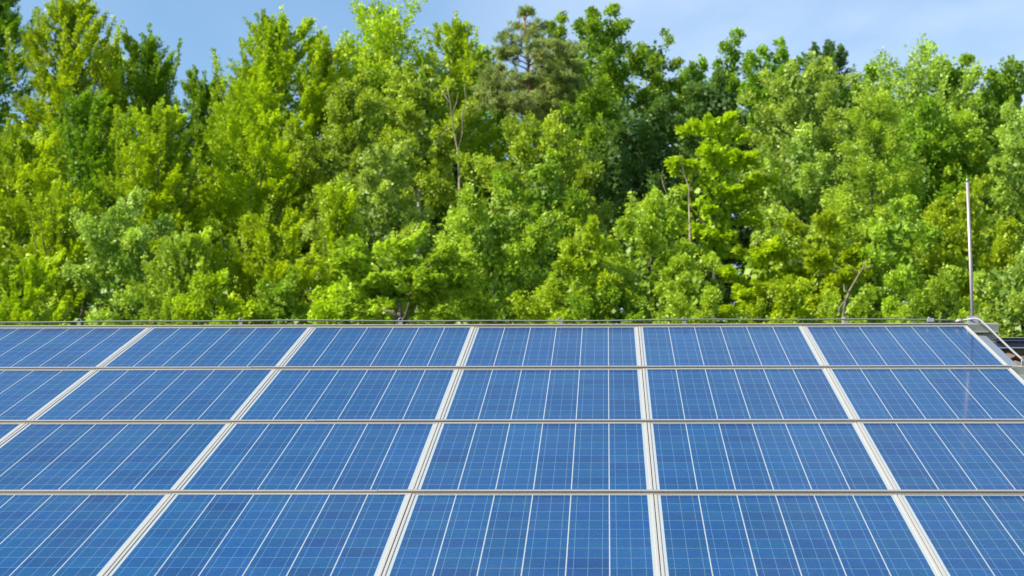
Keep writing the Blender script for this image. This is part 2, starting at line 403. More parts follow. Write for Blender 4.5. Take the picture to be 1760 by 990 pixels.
# ring clips along the ridge wire
rt = [(-3.49, 'far left ring clip holding the ridge wire above the sixth panel from the right'), (-2.475, 'ring clip on the ridge wire above the fifth panel from the right end'),
      (-1.475, 'ring clip on the ridge wire in front of the short brown tree trunk'), (-0.48, 'ring clip on the ridge wire above the third panel from the right'),
      (0.285, 'ring clip on the ridge wire above the second panel from the right'), (1.285, 'ring clip on the ridge wire above the rightmost panel')]
for u, lb in rt:
    p = W(u, 0.045, 0.030); e = empty('wire_clip', loc=p); tag(e, lb, 'clip', 'ring clips on the ridge wire')
    mb = MB(); ring = [(math.cos(a)*0.0135, 0, 0.004+math.sin(a)*0.0135) for a in np.linspace(0, 2*PI, 17)]
    mb.tube(ring, 0.003, 6, True, False); mb.build('ring', M['wire'], e)
    mb = MB(); mb.box(-0.012, 0.012, -0.008, 0.008, -0.028, -0.0105, 0.001); mb.build('foot', M['wire'], e)
p = W(1.80, 0.045, 0.030); e = empty('wire_clamp', loc=p); tag(e, 'small pale zinc cross clamp on the ridge wire left of the rod', 'clamp')
mb = MB(); mb.box(-0.022, 0.022, -0.014, 0.014, -0.018, 0.006, 0.002); b = mb.build('clamp_plate', M['brass'], e)
mb = MB(); mb.tube([(-0.010, 0, 0.0065), (-0.010, 0, 0.015)], 0.0065, 6, False); mb.build('bolt', M['steel'], b)
p = W(1.975, 0.03, 0.020); mb = MB()
pr = [(0.0, 0.026), (0.24, 0.024), (0.5, 0.018), (0.75, 0.010), (0.9, 0.004)]
mb.tube([(0, 0, -0.004)] + [(0, 0, a*0.02) for a, b_ in pr], [0.028] + [b_ for a, b_ in pr], 14)
o = mb.build('dome_cap', M['steel']); o.location = p; tag(o, 'small domed metal cap on the ridge just left of the rod clamp', 'cap')
p = W(2.095, -PL+0.01, 0.028); mb = MB(); mb.box(-0.02, 0.02, -0.012, 0.012, -0.022, 0.0085, 0.002)
e = empty('cable_holder', roofmat(2.095, -PL+0.01, 0.030)); tag(e, 'small metal holder gripping the down cable at the right end of the second rail', 'holder')
mb.build('holder_body', M['brass'], e); mb = MB(); mb.tube([(-0.013, 0, 0.009), (-0.013, 0, 0.017)], 0.005, 6, False); mb.build('bolt', M['steel'], e)

#TREES#
# ------------------------------------------------------------------ trees on the slope behind
def leaf_mat(name, dark, light, trans, spec=0.35):
    g = NG(name)
    at = g.n('ShaderNodeAttribute', attribute_name='tone').outputs['Fac']
    oi = g.n('ShaderNodeObjectInfo').outputs['Random']
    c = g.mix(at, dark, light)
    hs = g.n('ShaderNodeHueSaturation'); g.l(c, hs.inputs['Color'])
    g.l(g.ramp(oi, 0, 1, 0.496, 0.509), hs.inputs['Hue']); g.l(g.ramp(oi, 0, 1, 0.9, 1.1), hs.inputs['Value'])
    g.l(hs.outputs['Color'], g.b.inputs['Base Color']); g.b.inputs['Roughness'].default_value = 0.5
    g.b.inputs['Specular IOR Level'].default_value = spec
    tr = g.n('ShaderNodeBsdfTranslucent'); g.l(g.mix(1.0, hs.outputs['Color'], trans, 'MULTIPLY'), tr.inputs['Color'])
    ms = g.n('ShaderNodeMixShader'); ms.inputs[0].default_value = 0.40
    g.l(g.b.outputs[0], ms.inputs[1]); g.l(tr.outputs[0], ms.inputs[2]); g.l(ms.outputs[0], g.o.inputs['Surface'])
    return g.m
YT = (1.14, 1.12, 0.5)
LM = {
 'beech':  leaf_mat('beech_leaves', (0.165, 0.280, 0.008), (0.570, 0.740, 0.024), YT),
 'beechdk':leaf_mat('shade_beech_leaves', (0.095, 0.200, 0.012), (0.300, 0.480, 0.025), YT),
 'yellow': leaf_mat('yellow_green_leaves', (0.225, 0.345, 0.012), (0.520, 0.660, 0.035), YT),
 'maple':  leaf_mat('maple_leaves', (0.270, 0.440, 0.012), (0.520, 0.700, 0.022), YT),
 'mid':    leaf_mat('oak_leaves', (0.090, 0.190, 0.015), (0.370, 0.560, 0.042), YT),
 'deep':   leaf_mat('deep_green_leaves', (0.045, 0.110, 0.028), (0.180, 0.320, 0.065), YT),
 'pale':   leaf_mat('pale_leaves', (0.150, 0.255, 0.035), (0.540, 0.690, 0.130), YT, 0.5),
 'light':  leaf_mat('light_green_leaves', (0.140, 0.250, 0.018), (0.530, 0.700, 0.070), YT),
 'pine':   leaf_mat('pine_needles', (0.15, 0.20, 0.05), (0.37, 0.44, 0.13), (1.1, 1.1, 0.7), 0.3),
}
g = NG('grey_bark'); oc = g.n('ShaderNodeNewGeometry').outputs['Position']
g.l(g.mix(g.ramp(g.noise(5, 5, oc), 0.3, 0.7), (0.16, 0.13, 0.10), (0.30, 0.26, 0.21)), g.b.inputs['Base Color']); g.b.inputs['Roughness'].default_value = 0.9; BARK = g.m
g = NG('dark_bark'); oc = g.n('ShaderNodeNewGeometry').outputs['Position']
g.l(g.mix(g.ramp(g.noise(5, 5, oc), 0.3, 0.7), (0.055, 0.045, 0.033), (0.12, 0.095, 0.07)), g.b.inputs['Base Color']); g.b.inputs['Roughness'].default_value = 0.9; DBARK = g.m
g = NG('pale_bark'); oc = g.n('ShaderNodeNewGeometry').outputs['Position']
g.l(g.mix(g.ramp(g.noise(5, 5, oc), 0.3, 0.7), (0.30, 0.27, 0.22), (0.50, 0.46, 0.40)), g.b.inputs['Base Color']); g.b.inputs['Roughness'].default_value = 0.85; PBARK = g.m
g = NG('orange_pine_bark'); oc = g.n('ShaderNodeNewGeometry').outputs['Position']
g.l(g.mix(g.ramp(g.noise(4, 5, oc), 0.3, 0.7), (0.20, 0.10, 0.055), (0.34, 0.20, 0.12)), g.b.inputs['Base Color']); g.b.inputs['Roughness'].default_value = 0.9; OBARK = g.m

def pix(px, py, dist):
    """point on the sight line through photo pixel (px, py) at a given distance from the camera"""
    d = (fwd + right*((px-880)/FPX) + down*((py-495)/FPX)).normalized()
    return cam_loc + d*dist/math.hypot(d.x, d.y)

def leaf_mesh(name, P, D, Nn, L, Wd, tone, mat):
    """one folded rhombus per leaf: P base, D direction, Nn normal"""
    n = len(P)
    D = D/np.linalg.norm(D, axis=1, keepdims=True)
    Sd = np.cross(D, Nn); Sd /= (np.linalg.norm(Sd, axis=1, keepdims=True)+1e-9)
    Nn = np.cross(Sd, D)
    v = np.empty((n, 4, 3)); L = L[:, None]; Wd = Wd[:, None]
    v[:, 0] = P; v[:, 2] = P + D*L - Nn*L*0.12
    mid = P + D*L*0.45 + Nn*L*0.06
    v[:, 1] = mid + Sd*Wd*0.5; v[:, 3] = mid - Sd*Wd*0.5
    me = bpy.data.meshes.new(name)
    me.vertices.add(n*4); me.vertices.foreach_set('co', v.reshape(-1).astype(np.float32))
    me.loops.add(n*4); me.loops.foreach_set('vertex_index', np.arange(n*4, dtype=np.int32))
    me.polygons.add(n); me.polygons.foreach_set('loop_start', np.arange(0, n*4, 4, dtype=np.int32))
    me.polygons.foreach_set('loop_total', np.full(n, 4, dtype=np.int32))
    a = me.attributes.new('tone', 'FLOAT', 'FACE'); a.data.foreach_set('value', np.clip(tone, 0, 1).astype(np.float32))
    me.update(calc_edges=True); me.materials.append(mat)
    return me

def nrm(a): return a/(np.linalg.norm(a, axis=-1, keepdims=True)+1e-9)

# kind: envelope, limb rise at top/bottom, spray length, spray flatness, leaves per spray, leaf length
KIND = {
 'beech': dict(env='cone', up=(1.35, 0.25), L=(0.65, 1.20), w=0.145, th=0.04, n=82, leaf=0.096, lw=0.62, flat=0.35, shell=0.52, droop=0.35, ball=0.15),
 'round': dict(env='dome', up=(1.2, 0.1), L=(0.32, 0.60), w=0.52, th=0.11, n=80, leaf=0.092, lw=0.80, flat=0.50, shell=0.50, droop=0.10, ball=0.50),
 'maple': dict(env='dome', up=(1.1, 0.2), L=(0.45, 0.75), w=0.48, th=0.05, n=50, leaf=0.130, lw=0.95, flat=0.5, shell=0.5, droop=-0.1, ball=0.2),
 'larch': dict(env='cone', up=(0.7, -0.1), L=(0.5, 0.9), w=0.22, th=0.12, n=80, leaf=0.105, lw=0.40, flat=0.9, shell=0.55, droop=-0.5, ball=0.3),
 'spray': dict(env='dome', up=(1.5, 0.5), L=(0.7, 1.4), w=0.16, th=0.08, n=34, leaf=0.13, lw=0.55, flat=0.9, shell=0.6, droop=0.3, ball=0.3),
}
LEAVES = 0
def tree(label, name, cat, kind, mat, px, top, hw, bot, dist, dens=1.0, seed=None, bark=None, lean=0.0, shape=None, core=1, group='trees on the wooded slope', gaps=0.0, leaders=None):
    global LEAVES
    seed = int(px*7 + top*13 + hw) if seed is None else seed
    rg = np.random.default_rng(seed % 100000); K = dict(KIND[kind])
    if shape: K['env'] = shape
    tp = pix(px, top, dist); R = hw*dist/FPX; zb = pix(px, bot, dist).z
    gx, gy = tp.x - lean*3, tp.y; gz = float(terr(np.array(gx), np.array(gy))) - 0.15
    H = tp.z - gz; cz0 = zb - gz; CH = H - cz0                       # crown from cz0 to H, in local coordinates
    root = empty(name, loc=(gx, gy, gz)); tag(root, label, cat, group)
    def axis(z):                                                    # trunk line
        t = z/H; return np.array([lean*3*t + 0.25*math.sin(t*5+seed), 0.25*math.sin(t*4+seed*1.7), z])
    lob = rg.uniform(0, 2*PI, 6)
    def env(t, az):                                                 # t 0 at top, 1 at crown base
        if K['env'] == 'cone': r = t**0.60*(1-0.35*max(0, (t-0.75)/0.25))
        else: r = math.sqrt(max(0.0, 1-(1-min(t/0.62, 1))**2))*(1-0.30*max(0, (t-0.62)/0.38))
        return r*R*(1 + 0.16*math.sin(az*2+lob[0]+t*5) + 0.13*math.sin(az*3+lob[1]-t*9) + 0.10*math.sin(t*17+lob[2]))
    bk = bark or DBARK
    tr = MB(); tw = max(0.05, H*0.0085)
    zz = np.linspace(0, H*(0.965 if kind != 'beech' else 0.93), 12); tr.tube([axis(z) for z in zz], [tw*(1-0.93*z/H)+0.008 for z in zz], 7)
    # limbs
    nl = int(20 + CH*R*2.0); P = []; D = []; Nn = []; T = []; LL = []; WW = []
    spr_p = []; spr_d = []; spr_L = []; spr_t = []; spr_w = []
    for i in range(nl):
        t = ((i+rg.uniform(0, 1))/nl)**0.85; t = max(t, 0.012 if kind != 'beech' else 0.13)
        az = i*2.39996 + rg.uniform(-0.5, 0.5)
        ze = H - t*CH; r = env(t, az)*rg.uniform(0.66, 1.18)
        up = K['up'][0]*(1-t) + K['up'][1]*t
        rise = up*r*0.55 + (0.25 if t < 0.1 else 0)
        z0 = max(ze - rise, cz0*0.85); a0 = axis(z0)
        e = axis(ze) + np.array([math.cos(az)*r, math.sin(az)*r, 0]); e[2] = ze + rg.uniform(-0.1, 0.25)
        m = (a0+e)/2 + np.array([0, 0, (0.12 if K['droop'] < 0 else -0.10)*r])
        lw = 0.008 + 0.011*r
        ln = np.linalg.norm(e-a0); ltone = rg.uniform(0, 1)
        if i % 3 == 0 or kind == 'maple': tr.tube([a0, m, e], [lw*1.5, lw, 0.008], 4, caps=False)
        ns = max(5, int((ln+0.5)*(5.6 if kind == 'beech' else 6.6)*dens))
        for j in range(ns):
            s = K['shell']*rg.uniform(0, 1) + (1-K['shell']) if j else 1.0
            s = min(1.0, s)
            q = (1-s)**2*a0 + 2*s*(1-s)*m + s*s*e
            tang = nrm((e-m)*s + (m-a0)*(1-s))
            side = nrm(np.cross(tang, [0, 0, 1]))*rg.choice([-1, 1])*(rg.uniform(0.15, 0.65) if kind == 'beech' else rg.uniform(0.25, 1.1))
            d = nrm(tang*rg.uniform(0.6, 1.0) + side*(0 if j == 0 else 1) + np.array([0, 0, K['droop']*0.4 + rg.uniform(-0.15, 0.40) + 0.5*(1-t)**3]))
            spr_p.append(q + rg.normal(0, 0.06, 3)); spr_d.append(d)
            spr_L.append(rg.uniform(*K['L'])*(0.55+0.45*min(1, r/1.2))*(1.25-0.4*s)); spr_t.append(0.6*ltone+0.4*rg.uniform(0, 1)); spr_w.append(1.0)
    nlead = leaders if leaders is not None else ({'beech': 11, 'spray': 14}.get(kind, 0) if CH > 4 else 0)
    for i in range(nlead):                                          # upswept feathery leading shoots
        az = i*2.39996 + lob[0]; spread = R*(0.15 + 0.80*((i+0.3)/max(nlead, 1))**0.8) if i else 0.05
        zt_ = H - (0 if i == 0 else 0.15 + 0.95*spread*rg.uniform(0.5, 1.3)); Ls = rg.uniform(1.9, 3.0)
        tip = axis(zt_) + np.array([math.cos(az)*spread, math.sin(az)*spread, 0]); tip[2] = zt_
        bs = axis(zt_-Ls) + np.array([math.cos(az), math.sin(az), 0])*max(0.0, spread-Ls*0.30); bs[2] = zt_-Ls
        tr.tube([bs, (bs+tip)/2 + np.array([math.cos(az)*0.08, math.sin(az)*0.08, -0.05]), tip], [0.03, 0.018, 0.005], 4, caps=False)
        ax_ = nrm(tip-bs)
        for j in range(26):
            s = (j+0.5)/26; q = bs + (tip-bs)*s; sa = rg.uniform(0, 2*PI)
            sv = nrm(np.array([math.cos(sa), math.sin(sa), 0.0]))
            spr_p.append(q); spr_d.append(nrm(ax_*1.0 + sv*(0.75-0.5*s))); spr_L.append((0.42*(1-s)+0.16)*rg.uniform(0.6, 1.2)); spr_t.append(rg.uniform(0, 1)); spr_w.append(0.52*(1-0.75*s))
    spr_p = np.array(spr_p); spr_d = np.array(spr_d); spr_L = np.array(spr_L); spr_t = np.array(spr_t); spr_w = np.array(spr_w)
    gaps = gaps + 0.30
    if True:
        f = np.sin(spr_p[:, 0]*4.1+lob[3]+spr_p[:, 2]) + np.sin(spr_p[:, 2]*4.7+lob[4]-spr_p[:, 0]*.7) + np.sin(spr_p[:, 1]*3.5+lob[5]) + 0.5*np.sin(spr_p[:, 2]*9+spr_p[:, 0]*7)
        k = f > -1.5 + 2.2*gaps - 0.8; k |= spr_w < 0.9; spr_p, spr_d, spr_L, spr_t, spr_w = spr_p[k], spr_d[k], spr_L[k], spr_t[k], spr_w[k]
    # cull what faces far away from the camera only thinly: keep the full round crown, fewer leaves behind
    n0 = int(K['n']*(72.0/dist)**1.3); ns = len(spr_p)
    back = (spr_p[:, 1] - axis(H*0.8)[1])/max(R, 0.3)
    cnt = (np.where(back > 0.35, int(n0*0.5), n0)*spr_w).astype(int)
    idx = np.repeat(np.arange(ns), cnt); n = len(idx)
    p, d, L, st = spr_p[idx], spr_d[idx], spr_L[idx], spr_t[idx]
    sn = nrm(np.cross(np.cross(d, np.tile([0, 0, 1.0], (n, 1))), d)); sd = np.cross(d, sn)     # spray normal (upwards) and side
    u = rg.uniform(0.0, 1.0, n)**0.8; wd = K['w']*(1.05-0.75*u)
    lat = rg.uniform(-1, 1, n)
    pos = p + d*(u*L)[:, None] + sd*(lat*wd*L*0.8)[:, None] + sn*(rg.normal(0, 1, n)*K['th'])[:, None]
    pos[:, 2] -= (u*u*L*(0.10 if K['droop'] < 0 else 0.0)) + np.abs(lat)*0.03
    ld = nrm(d*0.8 + sd*(np.sign(lat)*rg.uniform(0.2, 1.0, n))[:, None] + rg.normal(0, 0.35, (n, 3)))
    cc = p + d*(L*0.45)[:, None]
    outw = nrm(pos - cc - sn*(K['th']*0.5))
    lnm = nrm(sn*(1-K['ball']) + outw*K['ball'] + rg.normal(0, K['flat'], (n, 3))*0.6)
    sz = K['leaf']*rg.uniform(0.65, 1.25, n)*(1.0 + 0.18*(dist-70)/20)
    if core:                                                        # larger filler leaves added to block see-through; darkest tone paints the crown's inner shade
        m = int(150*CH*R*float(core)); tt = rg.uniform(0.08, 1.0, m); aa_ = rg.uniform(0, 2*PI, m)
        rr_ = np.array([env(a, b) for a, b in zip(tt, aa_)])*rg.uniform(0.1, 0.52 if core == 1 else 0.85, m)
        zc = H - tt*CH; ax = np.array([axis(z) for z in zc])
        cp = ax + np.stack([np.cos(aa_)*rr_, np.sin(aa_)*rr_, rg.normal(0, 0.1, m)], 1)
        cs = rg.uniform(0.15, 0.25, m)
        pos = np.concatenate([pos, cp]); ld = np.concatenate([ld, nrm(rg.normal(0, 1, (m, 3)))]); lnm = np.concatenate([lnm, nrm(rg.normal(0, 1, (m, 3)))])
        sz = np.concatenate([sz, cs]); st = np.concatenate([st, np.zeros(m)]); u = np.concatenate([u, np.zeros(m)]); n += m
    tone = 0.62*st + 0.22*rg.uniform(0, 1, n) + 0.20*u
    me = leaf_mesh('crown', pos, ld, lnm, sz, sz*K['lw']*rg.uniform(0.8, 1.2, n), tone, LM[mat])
    LEAVES += n
    tr.build('trunk', bk, root)
    link('crown', me, None, root)
    return root

def pine(label, px, top, hw, bot, dist):
    global LEAVES
    rg = np.random.default_rng(11); tp = pix(px, top, dist); gz = float(terr(np.array(tp.x), np.array(tp.y)))-0.15
    H = tp.z-gz; s = dist/FPX; root = empty('pine_tree', loc=(tp.x, tp.y, gz)); tag(root, label, 'tree', 'trees on the wooded slope')
    tr = MB(); zz = np.linspace(0, H-0.1, 14)
    tr.tube([(0.12*math.sin(z*0.9), 0.1*math.sin(z*0.7), z) for z in zz], [0.20*(1-0.90*z/H)+0.012 for z in zz], 8)
    # tiers: (x offset px, y px of the pad centre, half width px, half height px)
    pads = [(0, 28, 14, 12), (-12, 48, 20, 9), (20, 52, 20, 9), (-32, 75, 20, 9), (6, 72, 26, 9), (40, 82, 22, 10), (-18, 95, 22, 8), (62, 100, 24, 12), (28, 108, 26, 9), (-38, 112, 16, 6),
            (86, 122, 22, 12), (44, 135, 30, 10), (-30, 140, 34, 11), (-62, 150, 22, 10), (8, 152, 26, 10), (74, 150, 28, 12), (-44, 170, 36, 12), (20, 178, 32, 12), (62, 176, 30, 12), (-10, 192, 34, 10), (-56, 188, 30, 11), (-70, 168, 20, 9), (-48, 205, 30, 9), (0, 212, 30, 9), (40, 200, 36, 10), (92, 166, 20, 10)]
    P, D, N_, T = [], [], [], []
    for (ox, py, a, b) in pads:
        for rep in range(1 if py < 100 else 2):
            yy = rg.uniform(-1.0, 1.0)*(0.5+abs(py)/110) if rep else rg.uniform(-0.4, 0.2)
            c = np.array([ox*s*(0.8 if rep else 1.0), yy, (tp.z - (py-top)*s) - gz + (0 if rep == 0 else rg.uniform(-0.25, 0.25))])
            z0 = c[2]-0.25-0.15*abs(c[0]); tr.tube([(0.12*math.sin(z0*0.9), 0, z0), tuple((np.array([0, 0, z0])+c)/2 + np.array([0, 0, -0.02])), tuple(c)], [0.030, 0.020, 0.008], 5, caps=False)
            nt = 22
            for _ in range(nt):
                q = c + rg.normal(0, 1, 3)*np.array([a*s*0.55, a*s*0.55, b*s*0.42]); nn = 44
                dd = nrm(nrm(rg.normal(0, 1, (nn, 3))) + np.array([np.sign(q[0])*0.3, -0.1, 0.6]))
                pp = q + nrm(rg.normal(0, 1, (nn, 3)))*rg.uniform(0, 0.13, (nn, 1))
                P.append(pp); D.append(dd); N_.append(nrm(rg.normal(0, 1, (nn, 3)))); T.append(np.full(nn, rg.uniform(0, 0.7)) + rg.uniform(0, 0.3, nn))
    P, D, N_, T = map(np.concatenate, (P, D, N_, T)); n = len(P); LEAVES += n
    me = leaf_mesh('crown', P, D, N_, rg.uniform(0.09, 0.15, n), rg.uniform(0.020, 0.034, n), T, LM['pine'])
    tr.build('trunk', OBARK, root); link('crown', me, None, root)

def snag(label, name, pts, dist, mat, w=0.05, cat='dead tree'):
    """bare branching stem from photo polylines"""
    base = pix(*pts[0][0], dist); gz = float(terr(np.array(base.x), np.array(base.y)))-0.1
    root = empty(name, loc=(base.x, base.y, gz)); tag(root, label, cat)
    mb = MB(); b0 = base - Vector((base.x, base.y, gz))
    mb.tube([(0.3, 0.1, 0), (0.1, 0, b0.z*0.6), tuple(b0)], [w*1.3, w*1.15, w*1.05], 7)
    mb.build('trunk', mat, root)
    for i, pl in enumerate(pts):
        m = MB(); q = [pix(x, y, dist + 0.25*math.sin(i*2.1+j)) - Vector((base.x, base.y, gz)) for j, (x, y) in enumerate(pl)]
        k = 1.0 if i == 0 else 0.6
        m.tube(q, [w*k*(1-0.7*j/(len(q)-1)) for j in range(len(q))], 5); m.build('branch', mat, root)

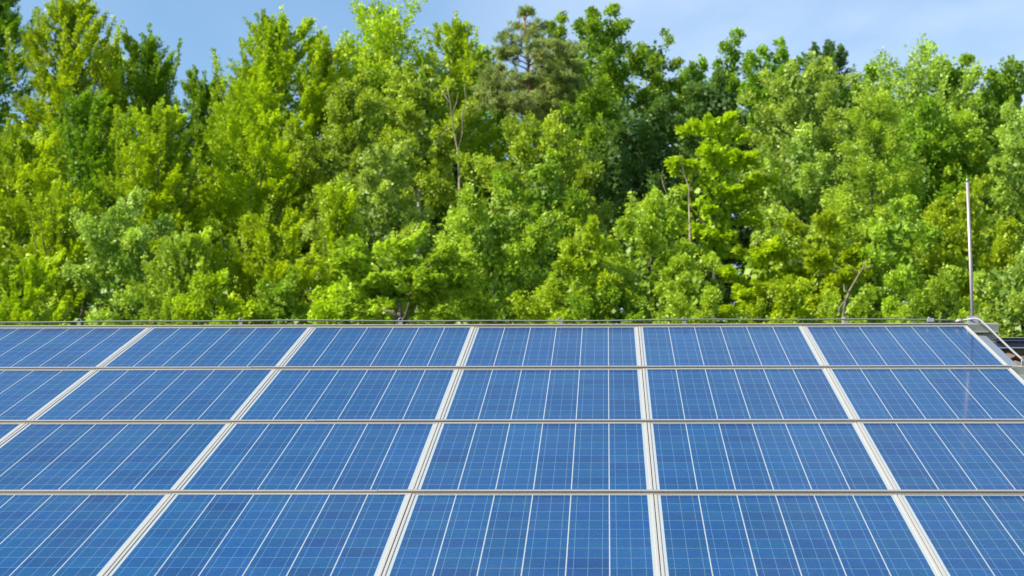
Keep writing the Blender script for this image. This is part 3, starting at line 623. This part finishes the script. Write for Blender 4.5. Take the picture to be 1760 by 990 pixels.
B, RD, MP, LA, SP = 'beech', 'round', 'maple', 'larch', 'spray'
T_ = [
 # back row along the skyline
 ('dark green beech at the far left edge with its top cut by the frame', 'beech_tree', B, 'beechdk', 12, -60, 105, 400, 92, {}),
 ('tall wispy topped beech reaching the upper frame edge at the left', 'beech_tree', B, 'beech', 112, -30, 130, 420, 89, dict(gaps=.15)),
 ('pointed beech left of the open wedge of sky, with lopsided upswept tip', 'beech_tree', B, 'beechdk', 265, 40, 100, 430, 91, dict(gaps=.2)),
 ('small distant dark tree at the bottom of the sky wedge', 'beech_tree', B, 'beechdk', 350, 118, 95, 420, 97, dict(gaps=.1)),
 ('tall double tipped beech right of the open wedge of sky', 'beech_tree', B, 'beech', 478, 18, 135, 400, 88, {}),
 ('beech with broad spiky shoulder just right of the double tipped one', 'beech_tree', B, 'beech', 552, 60, 90, 360, 90, {}),
 ('yellowish tree with long thin twigs reaching up to the frame edge', 'beech_tree', SP, 'yellow', 665, 12, 95, 330, 90, dict(shape='dome')),
 ('olive yellow beech crown on the skyline left of the pine', 'beech_tree', B, 'yellow', 775, 30, 95, 330, 92, {}),
 ('broad vivid green oak on the skyline right of the pine', 'oak_tree', RD, 'mid', 1030, 14, 112, 400, 90, dict(gaps=.1)),
 ('narrow oak crown filling the notch between pine and broad oak', 'oak_tree', RD, 'mid', 958, 30, 40, 330, 94, {}),
 ('thin crowned bluish green tree sloping down right of the broad oak', 'oak_tree', RD, 'mid', 1128, 58, 72, 380, 93, dict(gaps=.45)),
 ('small sparse skyline tree with narrow knobbly top', 'oak_tree', RD, 'mid', 1256, 66, 34, 300, 93, dict(gaps=.25)),
 ('small open skyline tree left of the narrow knobbly top', 'oak_tree', RD, 'mid', 1200, 105, 50, 300, 95, dict(gaps=.4)),
 ('rounded bright green oak on the skyline right of the knobbly top', 'oak_tree', RD, 'mid', 1325, 80, 75, 330, 91, dict(gaps=.1)),
 ('dark feathery conifer tip standing above the right skyline', 'larch_tree', B, 'deep', 1412, 74, 64, 300, 95, dict(gaps=.1)),
 ('pale thin twigged tree on the skyline above the right third', 'willow_tree', SP, 'pale', 1562, 94, 105, 360, 90, {}),
 ('mid green tree on the skyline between the thin twigged tree and the edge', 'oak_tree', RD, 'mid', 1645, 108, 80, 360, 91, {}),
 ('skyline oak cut by the right frame edge', 'oak_tree', RD, 'mid', 1722, 112, 76, 380, 93, dict(gaps=.15)),
 ('narrow beech tip between the wispy topped and the lopsided beech', 'beech_tree', B, 'beech', 205, 62, 85, 420, 93, {}),
 ('light beech shoulder at the right foot of the sky wedge', 'beech_tree', B, 'beech', 418, 118, 85, 420, 94, {}),
 # fill behind
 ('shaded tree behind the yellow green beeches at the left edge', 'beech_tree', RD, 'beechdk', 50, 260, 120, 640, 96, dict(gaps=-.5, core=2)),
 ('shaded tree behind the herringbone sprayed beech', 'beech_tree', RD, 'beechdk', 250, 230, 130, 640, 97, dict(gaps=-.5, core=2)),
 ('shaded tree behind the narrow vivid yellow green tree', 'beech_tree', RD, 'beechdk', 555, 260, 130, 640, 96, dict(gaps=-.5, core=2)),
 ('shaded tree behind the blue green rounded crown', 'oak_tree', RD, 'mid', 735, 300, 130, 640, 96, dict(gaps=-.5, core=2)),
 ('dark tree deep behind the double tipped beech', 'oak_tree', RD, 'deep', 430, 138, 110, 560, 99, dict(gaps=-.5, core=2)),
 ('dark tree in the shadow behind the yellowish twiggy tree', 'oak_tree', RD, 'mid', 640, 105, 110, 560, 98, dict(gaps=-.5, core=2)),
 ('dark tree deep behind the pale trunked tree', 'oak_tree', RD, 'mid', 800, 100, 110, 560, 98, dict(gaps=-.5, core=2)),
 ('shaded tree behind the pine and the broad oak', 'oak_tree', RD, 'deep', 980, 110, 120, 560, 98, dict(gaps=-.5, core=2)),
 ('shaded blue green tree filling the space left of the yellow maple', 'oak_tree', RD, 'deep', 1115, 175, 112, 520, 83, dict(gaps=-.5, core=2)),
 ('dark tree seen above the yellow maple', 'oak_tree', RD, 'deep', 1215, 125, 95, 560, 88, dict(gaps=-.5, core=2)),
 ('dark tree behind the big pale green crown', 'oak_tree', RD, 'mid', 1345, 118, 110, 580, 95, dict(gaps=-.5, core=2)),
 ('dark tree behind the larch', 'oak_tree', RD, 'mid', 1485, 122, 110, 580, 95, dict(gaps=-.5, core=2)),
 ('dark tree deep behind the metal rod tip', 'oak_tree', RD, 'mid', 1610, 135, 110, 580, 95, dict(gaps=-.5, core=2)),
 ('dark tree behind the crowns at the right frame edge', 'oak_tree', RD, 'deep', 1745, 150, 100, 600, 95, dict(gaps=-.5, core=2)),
 # middle row
 ('bright yellow green beech at the left edge, halfway up', 'beech_tree', B, 'beech', 40, 215, 109, 520, 76, {}),
 ('pointed bright beech below the sky wedge with herringbone sprays', 'beech_tree', B, 'beech', 280, 172, 109, 520, 77, {}),
 ('wide lemon green beech in layered sprays, below the double tipped beech', 'beech_tree', B, 'beech', 415, 175, 151, 560, 80, {}),
 ('dim green tree between the bright left beeches', 'beech_tree', B, 'beechdk', 165, 150, 112, 480, 84, dict(gaps=.1)),
 ('light green rounded tree below the spiky shouldered beech', 'lime_tree', RD, 'light', 588, 138, 87, 420, 80, {}),
 ('loose pale leaved tree with forked pale trunk showing through', 'lime_tree', RD, 'light', 735, 120, 82, 330, 83, dict(gaps=.2, bark='P')),
 ('full rounded light green crown directly below the pine', 'lime_tree', RD, 'light', 905, 205, 139, 480, 75, {}),
 ('big pale green rounded crown below the dark feathery tip', 'whitebeam_tree', RD, 'pale', 1400, 108, 130, 400, 83, dict(gaps=.12, bark='D')),
 ('pale cluster of upright crowns below the big pale one', 'whitebeam_tree', RD, 'pale', 1375, 235, 92, 480, 76, dict(gaps=.1, bark='D')),
 ('feathery hanging branched larch right of the pale clusters', 'larch_tree', LA, 'light', 1492, 165, 99, 500, 74, {}),
 ('mid green crown between the larch and the metal rod', 'oak_tree', RD, 'mid', 1580, 190, 94, 480, 78, {}),
 ('light green crown above the tip of the metal rod', 'oak_tree', RD, 'light', 1665, 185, 97, 480, 79, {}),
 ('pale green crown cut by the right edge, above the rod', 'whitebeam_tree', RD, 'pale', 1750, 190, 94, 520, 76, {}),
 ('glowing yellow maple standing out before the dark trees', 'maple_tree', MP, 'maple', 1238, 200, 70, 440, 71, dict(gaps=.15)),
 # front row
 ('narrow conical beech near the left edge, just above the lower bushes', 'beech_tree', B, 'beech', 118, 318, 85, 730, 68, {}),
 ('low bushy yellow green tree in the bottom left corner of the wood', 'beech_tree', B, 'beech', 45, 440, 136, 730, 63, {}),
 ('whitish green leaved tree between the left beeches', 'whitebeam_tree', RD, 'pale', 205, 345, 97, 730, 67, {}),
 ('bright bush like beech right of the whitish leaved tree', 'beech_tree', B, 'light', 315, 385, 99, 730, 65, {}),
 ('bright rounded beech above the second white panel seam from the left', 'beech_tree', B, 'beech', 448, 355, 113, 730, 66, {}),
 ('narrow vivid yellow green tree left of the blue green rounded one', 'beech_tree', B, 'beech', 566, 300, 64, 730, 68, {}),
 ('blue green rounded crown with shaded base', 'hazel_tree', RD, 'pale', 655, 262, 97, 520, 73, {}),
 ('low spreading tree whose short brown trunk shows above the ridge', 'cherry_tree', MP, 'light', 688, 425, 97, 545, 60, dict(shape='dome')),
 ('large light green crown above the middle panel columns', 'lime_tree', RD, 'light', 835, 335, 140, 730, 66, {}),
 ('soft green crown tucked between the large light crown and the maple', 'lime_tree', RD, 'mid', 945, 285, 92, 730, 72, {}),
 ('yellow tinged crown right of the large light green crown', 'lime_tree', RD, 'yellow', 1000, 378, 83, 730, 64, {}),
 ('large fresh green crown left of and below the maple', 'lime_tree', RD, 'light', 1128, 330, 124, 730, 67, {}),
 ('small sunlit bush below the large fresh green crown', 'hazel_bush', RD, 'light', 1205, 455, 71, 730, 62, {}),
 ('fan leaved low tree right below the maple', 'maple_tree', MP, 'beech', 1290, 415, 80, 730, 66, {}),
 ('thin yellowish tree whose grey twigs show in the crown', 'hawthorn_tree', MP, 'yellow', 1408, 375, 99, 730, 66, dict(gaps=.25, shape='dome')),
 ('drooping light tree between the dead snag and the rod', 'lime_tree', RD, 'light', 1550, 355, 80, 730, 66, {}),
 ('yellowish crown directly behind the metal rod', 'lime_tree', RD, 'yellow', 1668, 330, 101, 730, 68, {}),
 ('pale low tree at the right edge beyond the conductor cable', 'whitebeam_tree', RD, 'pale', 1745, 440, 90, 730, 63, {}),
 ('low sunlit bush just left of the rod foot', 'hazel_bush', RD, 'light', 1600, 475, 71, 730, 61, {}),
 ('low bush above the third panel column, beside the short brown trunk', 'hazel_bush', RD, 'beech', 575, 480, 80, 730, 62, {}),
 ('shaded low bush above the first full panel column', 'hazel_bush', RD, 'beech', 372, 480, 92, 730, 63, {}),
 ('shaded low bush below the blue green rounded crown', 'hazel_bush', RD, 'mid', 500, 490, 69, 730, 64, {}),
 ('low bush below the yellowish twiggy hawthorn', 'hazel_bush', RD, 'beech', 1345, 490, 76, 730, 63, {}),
 ('low bush under the dead grey snag', 'hazel_bush', RD, 'light', 1500, 505, 69, 730, 62, {}),
 ('dark low bush filling the gap under the yellow tinged crown', 'hazel_bush', RD, 'mid', 1050, 480, 86, 730, 64, {}),
 # beyond the frame on both sides
 ('dark tree standing outside the left edge', 'oak_tree', RD, 'deep', -110, 120, 130, 600, 90, dict(dens=.8)),
 ('bright beech standing outside the left edge', 'beech_tree', B, 'beech', -90, 330, 110, 640, 70, dict(dens=.8)),
 ('tree standing outside the right edge on the skyline', 'oak_tree', RD, 'mid', 1850, 140, 120, 600, 90, dict(dens=.8)),
 ('pale tree standing outside the right edge', 'whitebeam_tree', RD, 'light', 1850, 330, 100, 700, 70, dict(dens=.8)),
 ('large dark oak well outside the left edge', 'oak_tree', RD, 'mid', -330, 110, 160, 760, 88, dict(dens=.6)),
 ('spreading beech well outside the left edge', 'beech_tree', B, 'beech', -280, 330, 150, 760, 70, dict(dens=.6)),
 ('rounded lime tree far outside the left edge', 'lime_tree', RD, 'light', -500, 200, 170, 760, 78, dict(dens=.5)),
 ('large oak well outside the right edge', 'oak_tree', RD, 'mid', 2030, 130, 150, 760, 88, dict(dens=.6)),
 ('fresh green lime well outside the right edge', 'lime_tree', RD, 'light', 2010, 340, 130, 760, 70, dict(dens=.6)),
 ('yellowish beech far outside the right edge', 'beech_tree', B, 'beech', 2200, 190, 170, 760, 78, dict(dens=.5)),
 ('dark oak farthest outside the right edge', 'oak_tree', RD, 'deep', 2380, 170, 180, 780, 84, dict(dens=.5)),
 ('low pale tree farthest outside the right edge', 'whitebeam_tree', RD, 'pale', 2230, 400, 140, 780, 68, dict(dens=.5)),
]
for (lb, nm, kd, mt, px, top, hw, bot, dist, kw) in T_:
    kw = dict(kw); bk = kw.pop('bark', None); bk = {'P': PBARK, 'D': DBARK, None: None}[bk]
    tree(lb, nm, 'bush' if 'bush' in nm else 'tree', kd, mt, px, top, hw, bot, dist, bark=bk, **kw)
pine('olive grey green pine with orange trunk on the skyline', 905, 12, 88, 215, 80)
snag('bare forked pale stems rising among the leaves left of the pine', 'bare_tree', [
    [(789, 300), (787, 262), (782, 235), (776, 200), (774, 175), (768, 148)], [(787, 262), (795, 228), (794, 200), (800, 168), (798, 145)], [(776, 200), (784, 178), (788, 158)], [(774, 178), (762, 160)], [(794, 200), (804, 186), (808, 170)]], 80.2, BARK, 0.030)
snag('dead grey snag with crooked forked branches above the fifth panel column', 'dead_tree', [
    [(1449, 545), (1453, 520), (1459, 502), (1467, 488), (1475, 474), (1483, 461), (1486, 448)], [(1475, 474), (1466, 462), (1455, 456)], [(1459, 502), (1451, 499), (1450, 488)], [(1482, 463), (1493, 460), (1500, 455)], [(1456, 512), (1443, 528), (1440, 540)]], 60.0, BARK, 0.034)
snag('dead thin twigs sticking out beside the maple', 'dead_tree', [
    [(1184, 350), (1184, 322), (1176, 300), (1172, 278), (1168, 262)], [(1184, 325), (1190, 306), (1188, 292)], [(1176, 300), (1168, 292)], [(1150, 345), (1140, 318), (1136, 300)], [(1184, 338), (1160, 318), (1150, 312)]], 69, BARK, 0.022)
snag('short brown trunk with low side branch just above the ridge', 'dead_tree', [
    [(688, 560), (687, 535), (686, 515)], [(694, 558), (698, 540), (703, 520)], [(688, 550), (672, 535), (655, 532)]], 58.6, DBARK, 0.10)
print('LEAVES', LEAVES)
